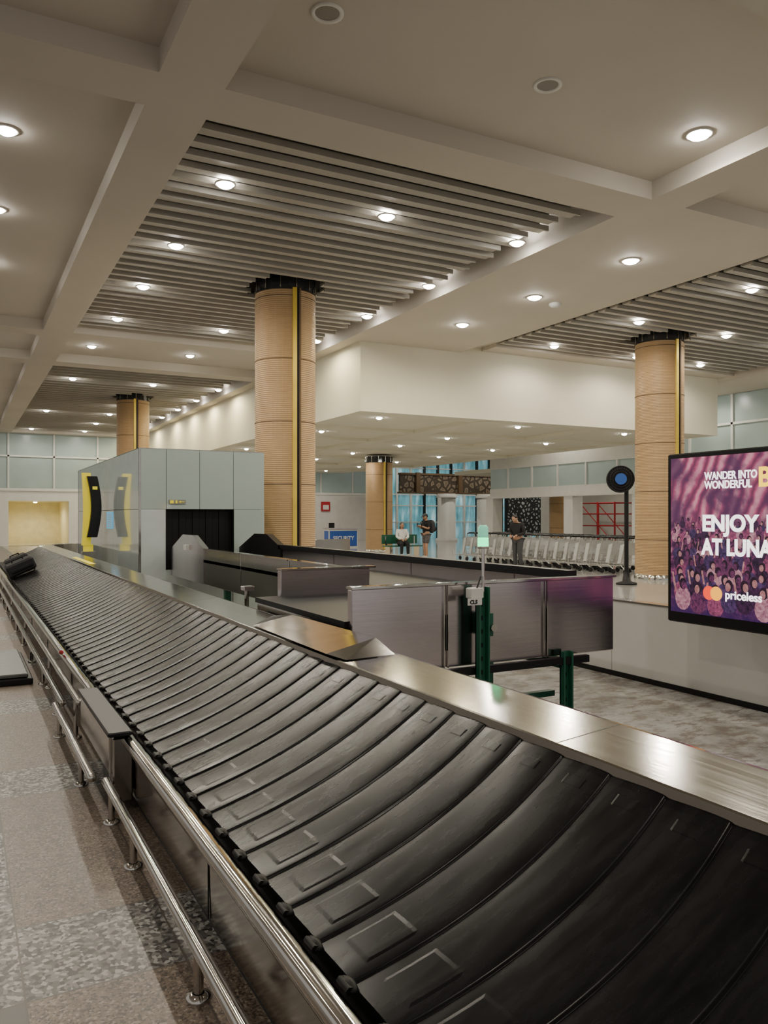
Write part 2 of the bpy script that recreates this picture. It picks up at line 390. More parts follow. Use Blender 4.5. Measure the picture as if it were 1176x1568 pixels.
def hrow(fr):
    for (a0,h0),(a1,h1) in zip(rows[:-1],rows[1:]):
        if a0<=fr<=a1: return h0+(h1-h0)*(fr-a0)/(a1-a0)
    return 0
for k in range(n):
    s=-2+.088+(k+.5)*pitch
    if s>24: break
    for q0,q1,f0,f1,hh in ((.05,.23,.16,.86,.0022),(.87,.92,.25,.7,.0022)):
        P=[]; NF=8; NQ=8
        for a in range(NF+1):
            fr=f0+(f1-f0)*a/NF
            for bq in range(NQ+1):
                q=q0+(q1-q0)*bq/NQ
                x,y=pp(XL+(XU-XL)*q,-2+.088+(k+fr)*pitch+soff(q))
                edge=(a in (0,NF)) or (bq in (0,NQ))
                P.append((x,y,zc(q)+hrow(fr)+(-.001 if edge else hh*.7)))
        w_=NQ+1
        pl.add(P,[(a*w_+i,a*w_+i+1,(a+1)*w_+i+1,(a+1)*w_+i) for a in range(NF) for i in range(NQ)],RUBBER)
    x,y=pp(.875,-2+.088+k*pitch)
    pl.ell((x,y,.408),(.018,.042,.014),BLACKR,8,6)
    pl.tube((x-.012,y-.03,.409),(x-.012,y+.03,.409),.012,BLACKR,6)
pl.build(car)
lp=MB('lower_edge_and_side')
sweep(lp,[(.84,.33),(.80,.335),(.785,.355),(.782,.38),(.79,.398),(.805,.405),(.835,.404),(.85,.395),(.855,.36)],CHROME,smooth=True)
sweep(lp,[(.855,.38),(.86,.36),(.90,.36),(.90,.40),(.95,.42)],BLACKR)
sweep(lp,[(.84,.33),(.845,.06)],STEEL_V); sweep(lp,[(.845,.06),(.87,.06),(.87,0)],BLACK)
s=-1.2
while s<22: lp.box(.838,.842,s,s+.006,.06,.33,BLACK); s+=2.1
lp.build(car)
tp=MB('inner_steel_deck')
sweep(tp,[(1.775,.80),(1.778,.828),(1.785,.832),(2.07,.860),(2.09,.857),(2.095,.84),(2.095,.0)],STEEL_L)
s=-.4
while s<21: tp.add([(1.785,s,.8325),(1.785,s+.005,.8325),(2.07,s+.005,.8605),(2.07,s,.8605)],[(0,1,2,3)],BLACK); s+=2.5
tp.add([(1.82,13.2,.840),(1.90,13.2,.847),(1.90,15.6,.847),(1.82,15.6,.840)],[(0,1,2,3)],YELLOW)  # yellow reflection on the deck, painted as a flat coloured quad
tp.add([(2.07,3.98,.915),(2.07,5.25,.905),(1.80,5.30,.842),(1.765,3.98,.848)],[(0,1,2,3)],CHROME)
tp.add([(2.07,3.98,.915),(1.765,3.98,.848),(1.80,3.80,.840),(2.05,3.72,.862)],[(0,1,2,3)],STEEL_L)
tp.add([(2.07,5.25,.905),(2.05,5.6,.862),(1.80,5.30,.842)],[(0,1,2)],STEEL_L)
tp.add([(2.072,3.98,.915),(2.072,5.25,.905),(2.072,5.25,.85),(2.072,3.98,.85)],[(0,1,2,3)],STEEL_L)
tp.build(car)
rail=MB('bumper_rail')
def railseg(x,y0,y1,z,posts):
    rail.tube((x,y0,z),(x,y1,z),.024,CHROME,14); rail.ell((x,y0,z),(.025,.02,.025),CHROME,10,8); rail.ell((x,y1,z),(.025,.02,.025),CHROME,10,8)
    for y in posts:
        rail.tube((x,y,.0),(x,y,z),.017,CHROME,10); rail.lathe(x,y,[(.042,0),(.042,.012),(.02,.02)],CHROME,16)
railseg(.70,-1.5,4.5,.165,(-.6,.5,1.55,2.62,3.74,4.33)); railseg(.64,4.6,6.5,.165,(5.03,6.2)); railseg(.70,6.55,21,.165,(6.9,8.2,9.5,10.8,12.1,13.4,14.7,16,17.3,18.6,20))
railseg(.74,5.9,21,.30,(6.1,8,11,14,17,20))
rail.build(car)
bx=MB('push_button_box')
bx.box(.715,.80,4.5,5.65,.20,.41,STEEL_V,.008); bx.box(.70,.83,4.45,5.7,.41,.435,BLACK,.006); bx.box(.73,.835,4.47,4.62,.05,.40,STEEL_V,.008); bx.box(.73,.84,4.62,4.8,.05,.2,BLACK,.008)
bx.ell((.78,7.4,.42),(.02,.02,.02),RED,8,6); bx.build(car)
# ------------------------------------------------------------------ feed conveyor (L shaped)
fc=empty('baggage_feed_conveyor')
c=MB('conveyor_body')
for x0,x1 in ((2.14,2.815),(2.835,3.645),(3.665,4.31)):
    c.box(x0,x1,4.44,4.50,.60,1.144,STEEL_P,.006)
for x in (2.825,3.655): c.box(x-.02,x-.012,4.425,4.44,.60,1.14,CHROME); c.box(x+.012,x+.02,4.425,4.44,.60,1.14,CHROME)
c.box(2.14,4.33,4.43,4.52,1.144,1.158,CHROME)
c.box(2.12,4.31,4.50,6.2,.90,.94,BLACKR); c.box(2.14,4.31,4.50,6.2,.70,.90,STEEL_V)
c.box(2.33,3.15,6.17,6.25,.66,1.15,STEEL_P,.006); c.box(2.33,3.2,6.15,6.27,1.15,1.165,CHROME)
c.box(3.1,4.31,6.2,13.3,.93,.97,BLACKR); c.box(3.15,4.28,6.2,13.3,.72,.93,STEEL_V)
for y0,y1 in ((6.25,7.95),(7.97,9.6),(9.62,11.3)): c.box(3.10,3.16,y0,y1,.62,1.12,STEEL_V,.005); c.box(3.08,3.17,y0,y1,1.12,1.135,CHROME)
for y0,y1 in ((4.5,5.6),(5.62,7.4),(7.42,9.4),(9.42,11.3)): c.box(4.28,4.34,y0,y1,.72,1.10,STEEL_P,.005)
c.box(4.26,4.36,4.9,11.4,1.10,1.165,BLACK)
for x0,x1,m in ((3.09,3.17,STEEL_P),(4.26,4.36,BLACK)):
    pf=[(11.3,.62),(11.3,1.13),(11.9,1.31),(12.5,1.31),(13.3,1.06),(13.3,.62)]
    n=len(pf); vs=[(x0,y,z) for y,z in pf]+[(x1,y,z) for y,z in pf]
    c.add(vs,[tuple(range(n)),tuple(range(2*n-1,n-1,-1))]+[(i,n+i,n+(i+1)%n,(i+1)%n) for i in range(n)],m)
c.box(3.04,3.09,12.1,12.25,1.08,1.16,WHITE)
c.build(fc)
g=MB('green_support_frame')
def post(x,y,z1,w=.042):
    g.box(x-w,x+w,y-.012,y+.0,0,z1,GREEN); g.box(x-w,x-w+.012,y-.05,y,0,z1,GREEN); g.box(x+w-.012,x+w,y-.05,y,0,z1,GREEN)
    z=.1
    while z<z1-.05: g.box(x-.01,x+.01,y-.0135,y-.012,z,z+.03,BLACK); z+=.09
    g.box(x-.07,x+.07,y-.08,y+.06,0,.012,GREEN)
post(3.05,4.36,1.13); post(3.80,4.40,.64)
g.box(2.3,4.0,4.36,4.40,.55,.60,BLACK); g.box(3.1,3.8,4.5,4.55,.30,.34,GREEN); g.box(3.76,3.84,4.4,6.0,.52,.58,GREEN)
for x,y in ((3.2,8),(3.2,10.5),(4.2,8),(4.2,10.5),(4.2,5.9)): g.box(x-.04,x+.04,y-.04,y+.04,0,.74,GREEN)
g.box(3.09,3.14,4.34,4.42,.80,.95,GREEN); g.tube((3.12,4.30,.86),(3.12,4.42,.86),.025,CHROME)
g.build(fc)
bc=MB('beacon_light')
TG=simple('beacon_green',(.1,.9,.5),.3,emis=(.03,1,.36),estr=2.6)
TC=simple('beacon_clear',(.3,.55,.45),.2,emis=(.15,.85,.5),estr=.5)
bc.tube((3.05,4.33,1.10),(3.05,4.33,1.39),.011,CHROME); bc.lathe(3.05,4.33,[(.0,1.385),(.036,1.385),(.036,1.40),(.0,1.40)],CHROME,20)
bc.lathe(3.05,4.33,[(.036,1.40),(.036,1.455)],TG,20); bc.lathe(3.05,4.33,[(.034,1.457),(.034,1.525),(.02,1.54),(0,1.54)],TC,20)
bc.box(2.93,3.03,4.29,4.36,1.06,1.13,WHITE,.006); bc.box(2.90,3.01,4.285,4.29,1.02,1.065,WHITE)
bc.tube((2.98,4.3,1.13),(3.03,4.33,1.2),.006,BLACK,6); bc.build(fc)
text('CLS','label_text',.035,BLACK,fc,Matrix.Translation((2.915,4.283,1.03))@Matrix.Rotation(math.radians(90),4,'X'),.001)
b2=MB('sensor_bracket'); b2.tube((2.28,6.9,.0),(2.28,6.9,.93),.02,CHROME); b2.box(2.24,2.34,6.85,6.95,.93,.97,STEEL_P,.006); b2.build(fc)
# ------------------------------------------------------------------ booth
B=MB('conveyor_booth')
x0,x1,y0,y1,H=2.6,4.75,13.4,21,2.72
B.box(x0,x0+.44,y0,y0+.06,0,1.71,BOOTHW); B.box(4.19,x1,y0,y0+.06,0,1.71,BOOTH)
xs=[x0,3.04,3.60,4.19,x1]
for a,b_ in zip(xs[:-1],xs[1:]): B.box(a+.004,b_-.004,y0,y0+.06,1.715,H-.01,BOOTH)
B.box(x0+.01,x1-.01,y0+.03,y0+.07,0,.7,BOOTHW)
ys=[y0+.06,15.4,17.3,19.2,y1]
for a,b_ in zip(ys[:-1],ys[1:]): B.box(x0,x0+.06,a+.004,b_-.004,1.715,H-.01,BOOTHW); B.box(x0,x0+.06,a+.004,b_-.004,0,1.707,BOOTHW)
B.box(x0+.02,x1-.02,y0+.02,y1-.02,H-.05,H-.015,WHITE); B.box(x0,x1,y0,y1,H-.012,H,CHROME)
B.box(x1-.06,x1,y0+.06,y1,0,H-.02,BOOTHW); B.box(x0,x1,y1-.06,y1,0,H-.02,BOOTHW)
B.box(x0-.005,x0+.03,y0-.005,y0+.03,0,H,CHROME)
for i in range(10): B.box(3.05+i*.114,3.05+i*.114+.108,y0+.10+.012*(i%2),y0+.106+.012*(i%2),.72,1.71,BLACKR)
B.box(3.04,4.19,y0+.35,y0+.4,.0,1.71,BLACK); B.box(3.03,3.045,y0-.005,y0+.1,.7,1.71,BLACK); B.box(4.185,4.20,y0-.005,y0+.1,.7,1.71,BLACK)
booth=B.build()
sg=MB('booth_sign'); sg.box(3.08,3.36,y0-.012,y0-.001,1.80,1.87,simple('sign_dull',(.25,.26,.22),.5))
sg.box(3.10,3.16,y0-.016,y0-.012,1.81,1.86,YELLOW); sg.box(3.19,3.22,y0-.016,y0-.012,1.81,1.86,YELLOW); sg.box(3.25,3.34,y0-.016,y0-.012,1.83,1.84,YELLOW)
sg.add([(3.24,y0-.016,1.835),(3.28,y0-.016,1.815),(3.28,y0-.016,1.855)],[(0,1,2)],YELLOW); sg.build(booth).location-=booth.location
nt_=MB('wall_notice'); nt_.box(x0-.012,x0-.004,15.9,16.6,1.35,1.68,simple('notice_blue',(.1,.4,.65),.4,emis=(.2,.6,.9),estr=.4))
for i in range(6): nt_.box(x0-.014,x0-.012,15.97,16.5,1.39+i*.045,1.405+i*.045,WHITE)
nt_.build(booth).location-=booth.location
T=MB('carousel_number_totem')
def totem(y0,w,xa,xb,z0,z1,m,bulge):
    n=16; vs=[]
    for i in range(n+1):
        t=i/n; z=z0+(z1-z0)*t; o=bulge*math.sin(math.pi*t)
        vs+=[(xa-o,y0,z),(xb-o,y0,z),(xb-o,y0+w,z),(xa-o,y0+w,z)]
    fs=[]
    for i in range(n):
        for k in range(4): fs.append((i*4+k,i*4+(k+1)%4,i*4+4+(k+1)%4,i*4+4+k))
    fs+=[(3,2,1,0),(4*n,4*n+1,4*n+2,4*n+3)]
    T.add(vs,fs,m)
totem(16.6,.12,2.13,2.29,1.02,2.45,YELLOW,-.03)
totem(16.5,.10,2.21,2.40,1.18,2.38,BLACK,-.08)
T.box(2.16,2.34,16.62,16.7,.85,1.04,YELLOW); T.box(2.13,2.38,16.55,16.75,0,.9,STEEL_V)
T.box(2.31,2.40,16.49,16.5,2.12,2.18,YELLOW)
T.build()
# ------------------------------------------------------------------ low wall
W=MB('wall_low_partition')
y=-2
while y<13.5: W.box(5.80,5.92,y+.004,y+1.996,.05,.75,WHITE); y+=2
W.box(5.83,5.9,-2,14,0,.74,WHITE); W.box(5.79,5.93,-2,14.2,.75,.765,STEEL_P); W.box(5.79,5.83,-2,14,0,.05,BLACK); W.build()
# ------------------------------------------------------------------ led screen
sc=empty('advertising_led_screen')
SX=5.2; YL=4.74; YR=2.2; Z0,Z1=.73,2.11
fr=MB('screen_frame')
fr.box(SX,SX+.14,YR,YL,Z0,Z1,BLACK,.01); fr.box(SX+.03,SX+.1,3.35,3.6,0,Z0,BLACK); fr.box(SX-.10,SX+.3,2.7,3.72,0,.03,BLACK,.008); fr.box(SX+.03,SX+.1,2.6,2.7,0,Z0,BLACK)
fr.build(sc)
SM,nt,b=new_mat('screen_picture'); p=POS(nt); sx=N(nt,'ShaderNodeSeparateXYZ'); L(nt,p,sx.inputs[0])
zz=MATH(nt,'DIVIDE',MATH(nt,'SUBTRACT',sx.outputs[2],.83),1.2)
crowd=RAMP(nt,NOISE(nt,p,22,6,.7),[(.35,(.02,.006,.025)),(.5,(.09,.02,.07)),(.62,(.30,.07,.15)),(.72,(.55,.24,.30))])
w=N(nt,'ShaderNodeTexWave',wave_type='RINGS'); w.inputs['Scale'].default_value=3; w.inputs['Distortion'].default_value=7; w.inputs['Detail'].default_value=6; L(nt,p,w.inputs['Vector'])
arch=RAMP(nt,w.outputs['Fac'],[(0,(.16,.03,.075)),(.5,(.42,.075,.16)),(.95,(.62,.24,.30))])
dk=NOISE(nt,p,4,5); arch=MIX(nt,RAMP(nt,dk,[(.45,(0,0,0)),(.60,(.88,.88,.88))]),arch,(.07,.02,.07))
pic=MIX(nt,RAMP(nt,MATH(nt,'ADD',zz,MATH(nt,'MULTIPLY',NOISE(nt,p,7,3),.16)),[(.62,(0,0,0)),(.72,(1,1,1))]),crowd,arch)
pic=MIX(nt,RAMP(nt,zz,[(0,(.85,.85,.85)),(.22,(0,0,0))]),pic,(.03,.01,.07))
b.inputs['Base Color'].default_value=(.01,.01,.01,1); b.inputs['Roughness'].default_value=.25
L(nt,pic,b.inputs['Emission Color']); b.inputs['Emission Strength'].default_value=1.15
pc=MB('screen_picture'); pc.add([(SX-.002,YL-.04,Z0+.085),(SX-.002,YR+.04,Z0+.085),(SX-.002,YR+.04,Z1-.04),(SX-.002,YL-.04,Z1-.04)],[(3,2,1,0)],SM)
def flat(name,a,b__,e):
    m,nt,b=new_mat(name); p=POS(nt); c=RAMP(nt,NOISE(nt,p,38,6,.75),[(.38,a),(.62,b__)])
    b.inputs['Base Color'].default_value=(.01,.01,.01,1); L(nt,c,b.inputs['Emission Color']); b.inputs['Emission Strength'].default_value=e; b.inputs['Roughness'].default_value=.3; return m
cols=[flat('pic_a',(.010,.004,.016),(.07,.02,.07),1),flat('pic_b',(.03,.008,.04),(.20,.045,.12),1),flat('pic_c',(.09,.018,.06),(.42,.09,.18),1),flat('pic_d',(.26,.07,.14),(.68,.34,.38),.9),flat('pic_e',(.012,.008,.035),(.11,.05,.15),1)]
facec=flat('pic_face',(.34,.11,.12),(.60,.29,.28),.9); hairc=flat('pic_hair',(.008,.003,.010),(.035,.012,.03),1)
def disc(cy,cz,ry,rz,m,dx):
    k=14; cy=min(max(cy,YR+.05+ry),YL-.05-ry)
    vs=[(SX-dx,cy+ry*math.cos(2*math.pi*i/k),max(cz+rz*math.sin(2*math.pi*i/k),Z0+.09)) for i in range(k)]
    pc.add(vs,[tuple(range(k))],m)
dx=.0022
for r in range(9):
    zb=1.54-r*.066; sz=.024+.0055*r; y=YL-.1-sz+random.random()*.05
    while y>YR+.12+sz:
        hz=zb+random.uniform(-.03,.03); m=random.choice(cols); dx+=.000003
        disc(y,hz-sz*1.3,sz*1.15,sz*1.4,m,dx); disc(y,hz+sz*.45,sz*.52,sz*.68,hairc,dx+.000001)
        q=random.choice((-1,1)); disc(y-q*.14*sz,hz+sz*.28,sz*.36,sz*.5,facec if random.random()<.45 else cols[1],dx+.000002)
        if random.random()<.3: pc.add([(SX-dx-.000002,y+q*sz*.9,hz-sz*.6),(SX-dx-.000002,y+q*sz*1.2,hz-sz*.5),(SX-dx-.000002,y+q*sz*1.5,hz+sz*1.2),(SX-dx-.000002,y+q*sz*1.25,hz+sz*1.2)],[(0,1,2,3)],facec)
        y-=sz*random.uniform(1.7,2.5)
pc.build(sc)
TW=simple('screen_text_white',(1,1,1),.5,emis=(1,.97,.97),estr=2.); TY=simple('screen_text_yellow',(1,.7,.02),.5,emis=(1,.62,.02),estr=1.8)
MR=simple('disc_red',(.8,.05,.02),.5,emis=(.9,.06,.02),estr=1.4); MO=simple('disc_orange',(1,.5,.05),.5,emis=(1,.4,.03),estr=1.4)
def TM(y,z,dx=.005,sx_=1.): return Matrix(((0,0,-1,SX-dx),(-1,0,0,y),(0,1,0,z),(0,0,0,1)))@Matrix.Diagonal((sx_,1,1,1))
text('WANDER INTO','line_1',.083,TW,sc,TM(4.36,1.885,sx_=.80),.0025); text('WONDERFUL','line_2',.083,TW,sc,TM(4.36,1.815,sx_=.83),.0025)
text('BALI','line_3',.20,TY,sc,TM(3.885,1.82),.006)
text('ENJOY 15%','line_4',.172,TW,sc,TM(4.385,1.485,sx_=.98),.007); text('AT LUNAR','line_5',.172,TW,sc,TM(4.385,1.30,sx_=.85),.007)
text('priceless','line_6',.092,TW,sc,TM(4.17,.965),.002)
md=MB('logo_discs')
for yy,m,dx in ((4.32,MR,.005),(4.25,MO,.006)):
    vs=[(SX-dx,yy+.055*math.cos(t),.995+.055*math.sin(t)) for t in [2*math.pi*i/28 for i in range(28)]]; md.add(vs,[tuple(range(28))],m)
md.build(sc)
# ------------------------------------------------------------------ standing fan
f_=MB('pedestal_fan'); fx,fy=13.75,13.75; fz=2.45
f_.tube((fx,fy,.05),(fx,fy,fz),.05,BLACK,12); f_.lathe(fx,fy,[(.0,0),(.24,0),(.24,.04),(.1,.08),(.06,.3)],BLACK,28)
dirn=Vector((-.62,-.78,0)); rt=Vector((.78,-.62,0)); cen=Vector((fx,fy,fz))+dirn*.28+rt*-.16
for d0,rr in ((0,.30),(.0,.24),(.0,.18),(.0,.12),(-.12,.30),(-.18,.2)):
    pts=[cen+dirn*(d0+(.05 if rr<.3 and d0==0 else 0))+(rt*math.cos(t)+Vector((0,0,1))*math.sin(t))*rr for t in [2*math.pi*i/28 for i in range(28)]]
    for i in range(28): f_.tube(pts[i],pts[(i+1)%28],.016 if rr==.3 else .009,BLACK,5)
for i in range(30):
    t=2*math.pi*i/30; e=rt*math.cos(t)+Vector((0,0,1))*math.sin(t); f_.tube(cen+dirn*.06,cen+e*.3,.006,BLACK,4); f_.tube(cen-dirn*.12+e*.3,cen+e*.3,.006,BLACK,4)
f_.tube(cen-dirn*.13,cen-dirn*.11,.29,BLACK,28)
f_.tube(cen-dirn*.25,cen-dirn*.02,.09,BLACK,14); f_.tube(cen+dirn*.055,cen+dirn*.075,.13,BLUE,24)
f_.tube(Vector((fx,fy,fz)),cen-dirn*.2,.04,BLACK,8); f_.build()
# ------------------------------------------------------------------ luggage trolleys
tr=MB('luggage_trolley_row')
def trolley(x,y):
    w=.30
    for s_ in (-1,1):
        X=x+s_*w
        tr.tube((X,y,.98),(X,y+.22,.24),.018,CARTM,6); tr.tube((X,y+.22,.24),(X,y+.98,.18),.014,CARTM,6)
        tr.tube((X,y+.0,.10),(X,y+.22,.24),.014,CARTM,6); tr.tube((X,y+.98,.18),(X,y+.98,.34),.012,CARTM,6)
        tr.tube((X,y-.12,1.0),(X,y,.98),.02,BLACK,6); tr.tube((X,y+.05,.8),(X,y+.30,.66),.011,CARTM,6)
        tr.tube((X-.02,y+.04,.07),(X+.02,y+.04,.07),.07,BLACK,10)
    tr.tube((x-.02,y+.92,.07),(x+.02,y+.92,.07),.07,BLACK,10); tr.tube((x,y+.92,.07),(x,y+.92,.2),.014,CARTM,6)
    tr.tube((x-w,y-.12,1.0),(x+w,y-.12,1.0),.026,BLACK,8); tr.tube((x-w,y+.30,.66),(x+w,y+.30,.66),.011,CARTM,6)
    for q in (0,.33,.66,1): tr.tube((x-w+2*w*q,y+.22,.25),(x-w*.8+1.6*w*q,y+.98,.19),.008,CARTM,5)
    for z in (.3,.42,.54): tr.tube((x-w,y+.22-(z-.24)*.3,z),(x+w,y+.22-(z-.24)*.3,z),.008,CARTM,5)
    tr.add([(x-w+.02,y+.035,.86),(x+w-.02,y+.035,.86),(x+w-.02,y+.13,.52),(x-w+.02,y+.13,.52)],[(0,1,2,3)],CARTP)
    for X in (x-w-.02,x+w+.02): tr.add([(X,y+.05,.84),(X,y+.20,.80),(X,y+.32,.30),(X,y+.20,.30)],[(0,1,2,3)],CARTP)
y=15.95
while y<23.6: trolley(16.25,y); y+=.45
y=17.2
while y<23.8: trolley(17.2,y); y+=.45
tr.build()
# ------------------------------------------------------------------ other furniture
k=empty('security_counter'); kb=MB('counter_body'); kx,ky=16.2,36.2
kb.box(kx,kx+1.6,ky,ky+.6,0,.95,WHITE); kb.box(kx+.05,kx+1.55,ky-.015,ky,.08,.85,BLUE); kb.box(kx-.05,kx+1.65,ky-.1,ky+.65,.95,1.0,STEEL_P); kb.box(kx-.01,kx,ky+.05,ky+.55,.08,.85,BLUE)
kb.box(kx+.1,kx+.4,ky+.2,ky+.25,1.0,1.25,BLACK); kb.build(k)
text('SECURITY','counter_text',.26,WHITE,k,Matrix.Translation((kx+.8,ky-.02,.4))@Matrix.Rotation(math.radians(90),4,'X'),.006,'CENTER')
R=MB('red_scaffold')
for x in (28.6,29.8):
    for y in (29.4,30.6,31.8): R.tube((x,y,0),(x,y,2.3),.04,RED,6)
    for z in (.5,1.1,1.7,2.25): R.tube((x,29.4,z),(x,31.8,z),.03,RED,6)
    R.tube((x,29.4,.2),(x,31.8,2.2),.025,RED,6)
for y in (29.4,30.6,31.8):
    for z in (.5,1.7,2.25): R.tube((28.6,y,z),(29.8,y,z),.03,RED,6)
R.build()
bch=MB('waiting_bench')
bch.box(14.6,16.2,27.1,27.55,.40,.44,GREEN,.01); bch.box(14.6,16.2,27.55,27.59,.5,.86,GREEN,.008)
for x in (14.75,16.05): bch.box(x-.02,x+.02,27.15,27.55,.0,.40,STEEL_P); bch.box(x-.02,x+.02,27.53,27.55,.4,.8,STEEL_P); bch.box(x-.03,x+.03,27.1,27.6,0,.03,STEEL_P)
bch.build()
def suitcase(name,loc,dims,rot):
    m=MB(name); a,b_,c_=dims
    m.box(-a/2,a/2,-b_/2,b_/2,.03,c_,CLOTHB,.035); m.box(-a/2+.05,a/2-.05,-b_/2-.02,-b_/2,.1,c_*.6,BLACK,.008)
    m.tube((-a*.2,0,c_),(-a*.2,0,c_+.04),.012,BLACK,6); m.tube((a*.2,0,c_),(a*.2,0,c_+.04),.012,BLACK,6); m.tube((-a*.2,0,c_+.04),(a*.2,0,c_+.04),.014,BLACK,6)
    for sx_ in (-1,1):
        for sy in (-1,1): m.tube((sx_*a*.4-.01,sy*b_*.35,.02),(sx_*a*.4+.01,sy*b_*.35,.02),.02,BLACK,8)
    return m.build(mat=Matrix.Translation(loc)@rot)
tilt=Matrix.Rotation(math.radians(-24),4,'Y')
suitcase('suitcase',(1.08,16.6,.51),(.50,.75,.26),tilt); suitcase('suitcase',(1.12,18.3,.53),(.45,.7,.24),tilt)
wp=MB('weighing_platform'); wp.box(-.6,.62,8.25,9.9,.0,.06,BLACK,.01); wp.box(-.56,.58,8.29,9.86,.06,.10,steel('platform_top',(.22,.23,.23),.4,(20,20,20)),.01); wp.build()
wn=MB('wall_notice_red'); wn.box(20.3,20.9,46.5,46.59,1.9,2.5,RED); wn.box(20.4,20.8,46.48,46.5,2.0,2.3,WHITE); wn.build()
# ------------------------------------------------------------------ people
def skin(name,vr,edges,m,parent,root=0,sub=2):
    me=D.meshes.new(name); me.from_pydata([v[:3] for v in vr],edges,[]); me.materials.append(m)
    o=D.objects.new(name,me); SC.collection.objects.link(o); o.parent=parent
    md=o.modifiers.new('Skin','SKIN'); md.use_smooth_shade=True
    for i,v in enumerate(vr):
        sv=me.skin_vertices[0].data[i]; r=v[3]; sv.radius=(r,r); sv.use_root=(i==root)
    sb=o.modifiers.new('Sub','SUBSURF'); sb.levels=sub; sb.render_levels=sub
    return o
def lerp(a,b,t): return tuple(a[i]+(b[i]-a[i])*t for i in range(3))
LIPS=simple('lips',(.35,.12,.1),.5)
def person(name,loc,rot,J,top,bottom,shoe,shorts=False,cap=False,head_tilt=0,hairlong=False,sleeve_full=True):
    e=empty(name)
    P=J
    idx={}; vr=[]
    def V(k,r): idx[k]=len(vr); vr.append((*P[k],r))
    V('pelvis',.13); V('waist',.115); V('chest',.14); V('neck0',.07); V('neck',.055); V('headb',.06)
    for s in 'LR':
        V('sh'+s,.062); V('el'+s,.043); V('wr'+s,.028); V('hip'+s,.095); V('kn'+s,.06); V('an'+s,.038); V('toe'+s,.035)
    E=[('pelvis','waist'),('waist','chest'),('chest','neck0'),('neck0','neck'),('neck','headb')]
    for s in 'LR': E+=[('chest','sh'+s),('sh'+s,'el'+s),('el'+s,'wr'+s),('pelvis','hip'+s),('hip'+s,'kn'+s),('kn'+s,'an'+s),('an'+s,'toe'+s)]
    skin('body',vr,[(idx[a],idx[b]) for a,b in E],SKIN,e)
    vr=[];idx={}
    V('pelvis',.155); V('waist',.145); V('chest',.165); V('neck0',.085)
    for s in 'LR':
        V('sh'+s,.082)
        if sleeve_full: V('el'+s,.058); V('wr'+s,.042)
        else: P['up'+s]=lerp(P['sh'+s],P['el'+s],.85); V('up'+s,.062)
    E=[('pelvis','waist'),('waist','chest'),('chest','neck0')]
    for s in 'LR':
        E+=[('chest','sh'+s)]+([('sh'+s,'el'+s),('el'+s,'wr'+s)] if sleeve_full else [('sh'+s,'up'+s)])
    skin('top_garment',vr,[(idx[a],idx[b]) for a,b in E],top,e)
    vr=[];idx={}
    P['p0']=(P['pelvis'][0],P['pelvis'][1],P['pelvis'][2]+.04)
    V('p0',.15); E=[]
    for s in 'LR':
        V('hip'+s,.115)
        if shorts: P['th'+s]=lerp(P['hip'+s],P['kn'+s],.85); V('th'+s,.095); E+=[('p0','hip'+s),('hip'+s,'th'+s)]
        else: V('kn'+s,.078); V('an'+s,.06); E+=[('p0','hip'+s),('hip'+s,'kn'+s),('kn'+s,'an'+s)]
    skin('trousers',vr,[(idx[a],idx[b]) for a,b in E],bottom,e)
    for s in 'LR':
        a=P['an'+s]; t=P['toe'+s]; skin('shoe_'+s,[(a[0],a[1],a[2],.05),(lerp(a,t,.5)[0],lerp(a,t,.5)[1],.05,.048),(t[0],t[1],.042,.04)],[(0,1),(1,2)],shoe,e)
        w=Vector(P['wr'+s]); el=Vector(P['el'+s]); d=(w-el).normalized(); sd=d.cross(Vector((0,0,1)))
        sd=sd.normalized() if sd.length>.2 else Vector((1,0,0)); nr=sd.cross(d).normalized()
        hv=[(*w,.026),(*(w+d*.045),.034),(*(w+d*.085),.032)]; he=[(0,1),(1,2)]
        skin('palm_'+s,hv,he,SKIN,e,sub=1)
        for i,ln in enumerate((.062,.075,.08,.07)):
            b0=w+d*.07+sd*(-.033+.022*i); p1=b0+d*ln*.5-nr*.008; p2=p1+d*ln*.35-nr*.02; p3=p2+d*ln*.2-nr*.022
            skin('finger_%s%d'%(s,i),[(*b0,.010),(*p1,.009),(*p2,.0085),(*p3,.008)],[(0,1),(1,2),(2,3)],SKIN,e,sub=1)
        b0=w+d*.03-sd*.03; p1=b0-sd*.025+d*.025-nr*.01; p2=p1+d*.03-nr*.012
        skin('thumb_'+s,[(*b0,.012),(*p1,.011),(*p2,.010)],[(0,1),(1,2)],SKIN,e,sub=1)
    h=MB('head')
    def hf(v):
        x,y,z=v
        if z<0: x*=1-.28*(-z); y*=1-.10*(-z)
        if y<-.3 and z<-.5: y*=1.08
        return Vector((x,y,z))
    h.ell((0,0,.11),(.078,.098,.118),SKIN,20,16,hf)
    h.ell((0,-.102,.09),(.013,.018,.024),SKIN,8,6); h.ell((0,-.092,.047),(.024,.01,.008),LIPS,8,6)
    for s_ in (-1,1):
        h.ell((s_*.03,-.085,.118),(.013,.01,.008),WHITE,8,6); h.ell((s_*.03,-.093,.118),(.006,.005,.006),BLACK,6,6)
        h.ell((s_*.078,.005,.105),(.012,.02,.03),SKIN,8,6); h.ell((s_*.03,-.09,.14),(.018,.008,.004),HAIR,8,4)
    h.ell((0,.018,.135),(.086,.098,.105),HAIR,20,12,lambda v: Vector((v.x,max(v.y,-.62 if v.z>.25 else -.05),v.z if v.z>-.55 else -.55)))
    if hairlong: h.ell((0,.06,.03),(.085,.05,.15),HAIR,14,10)
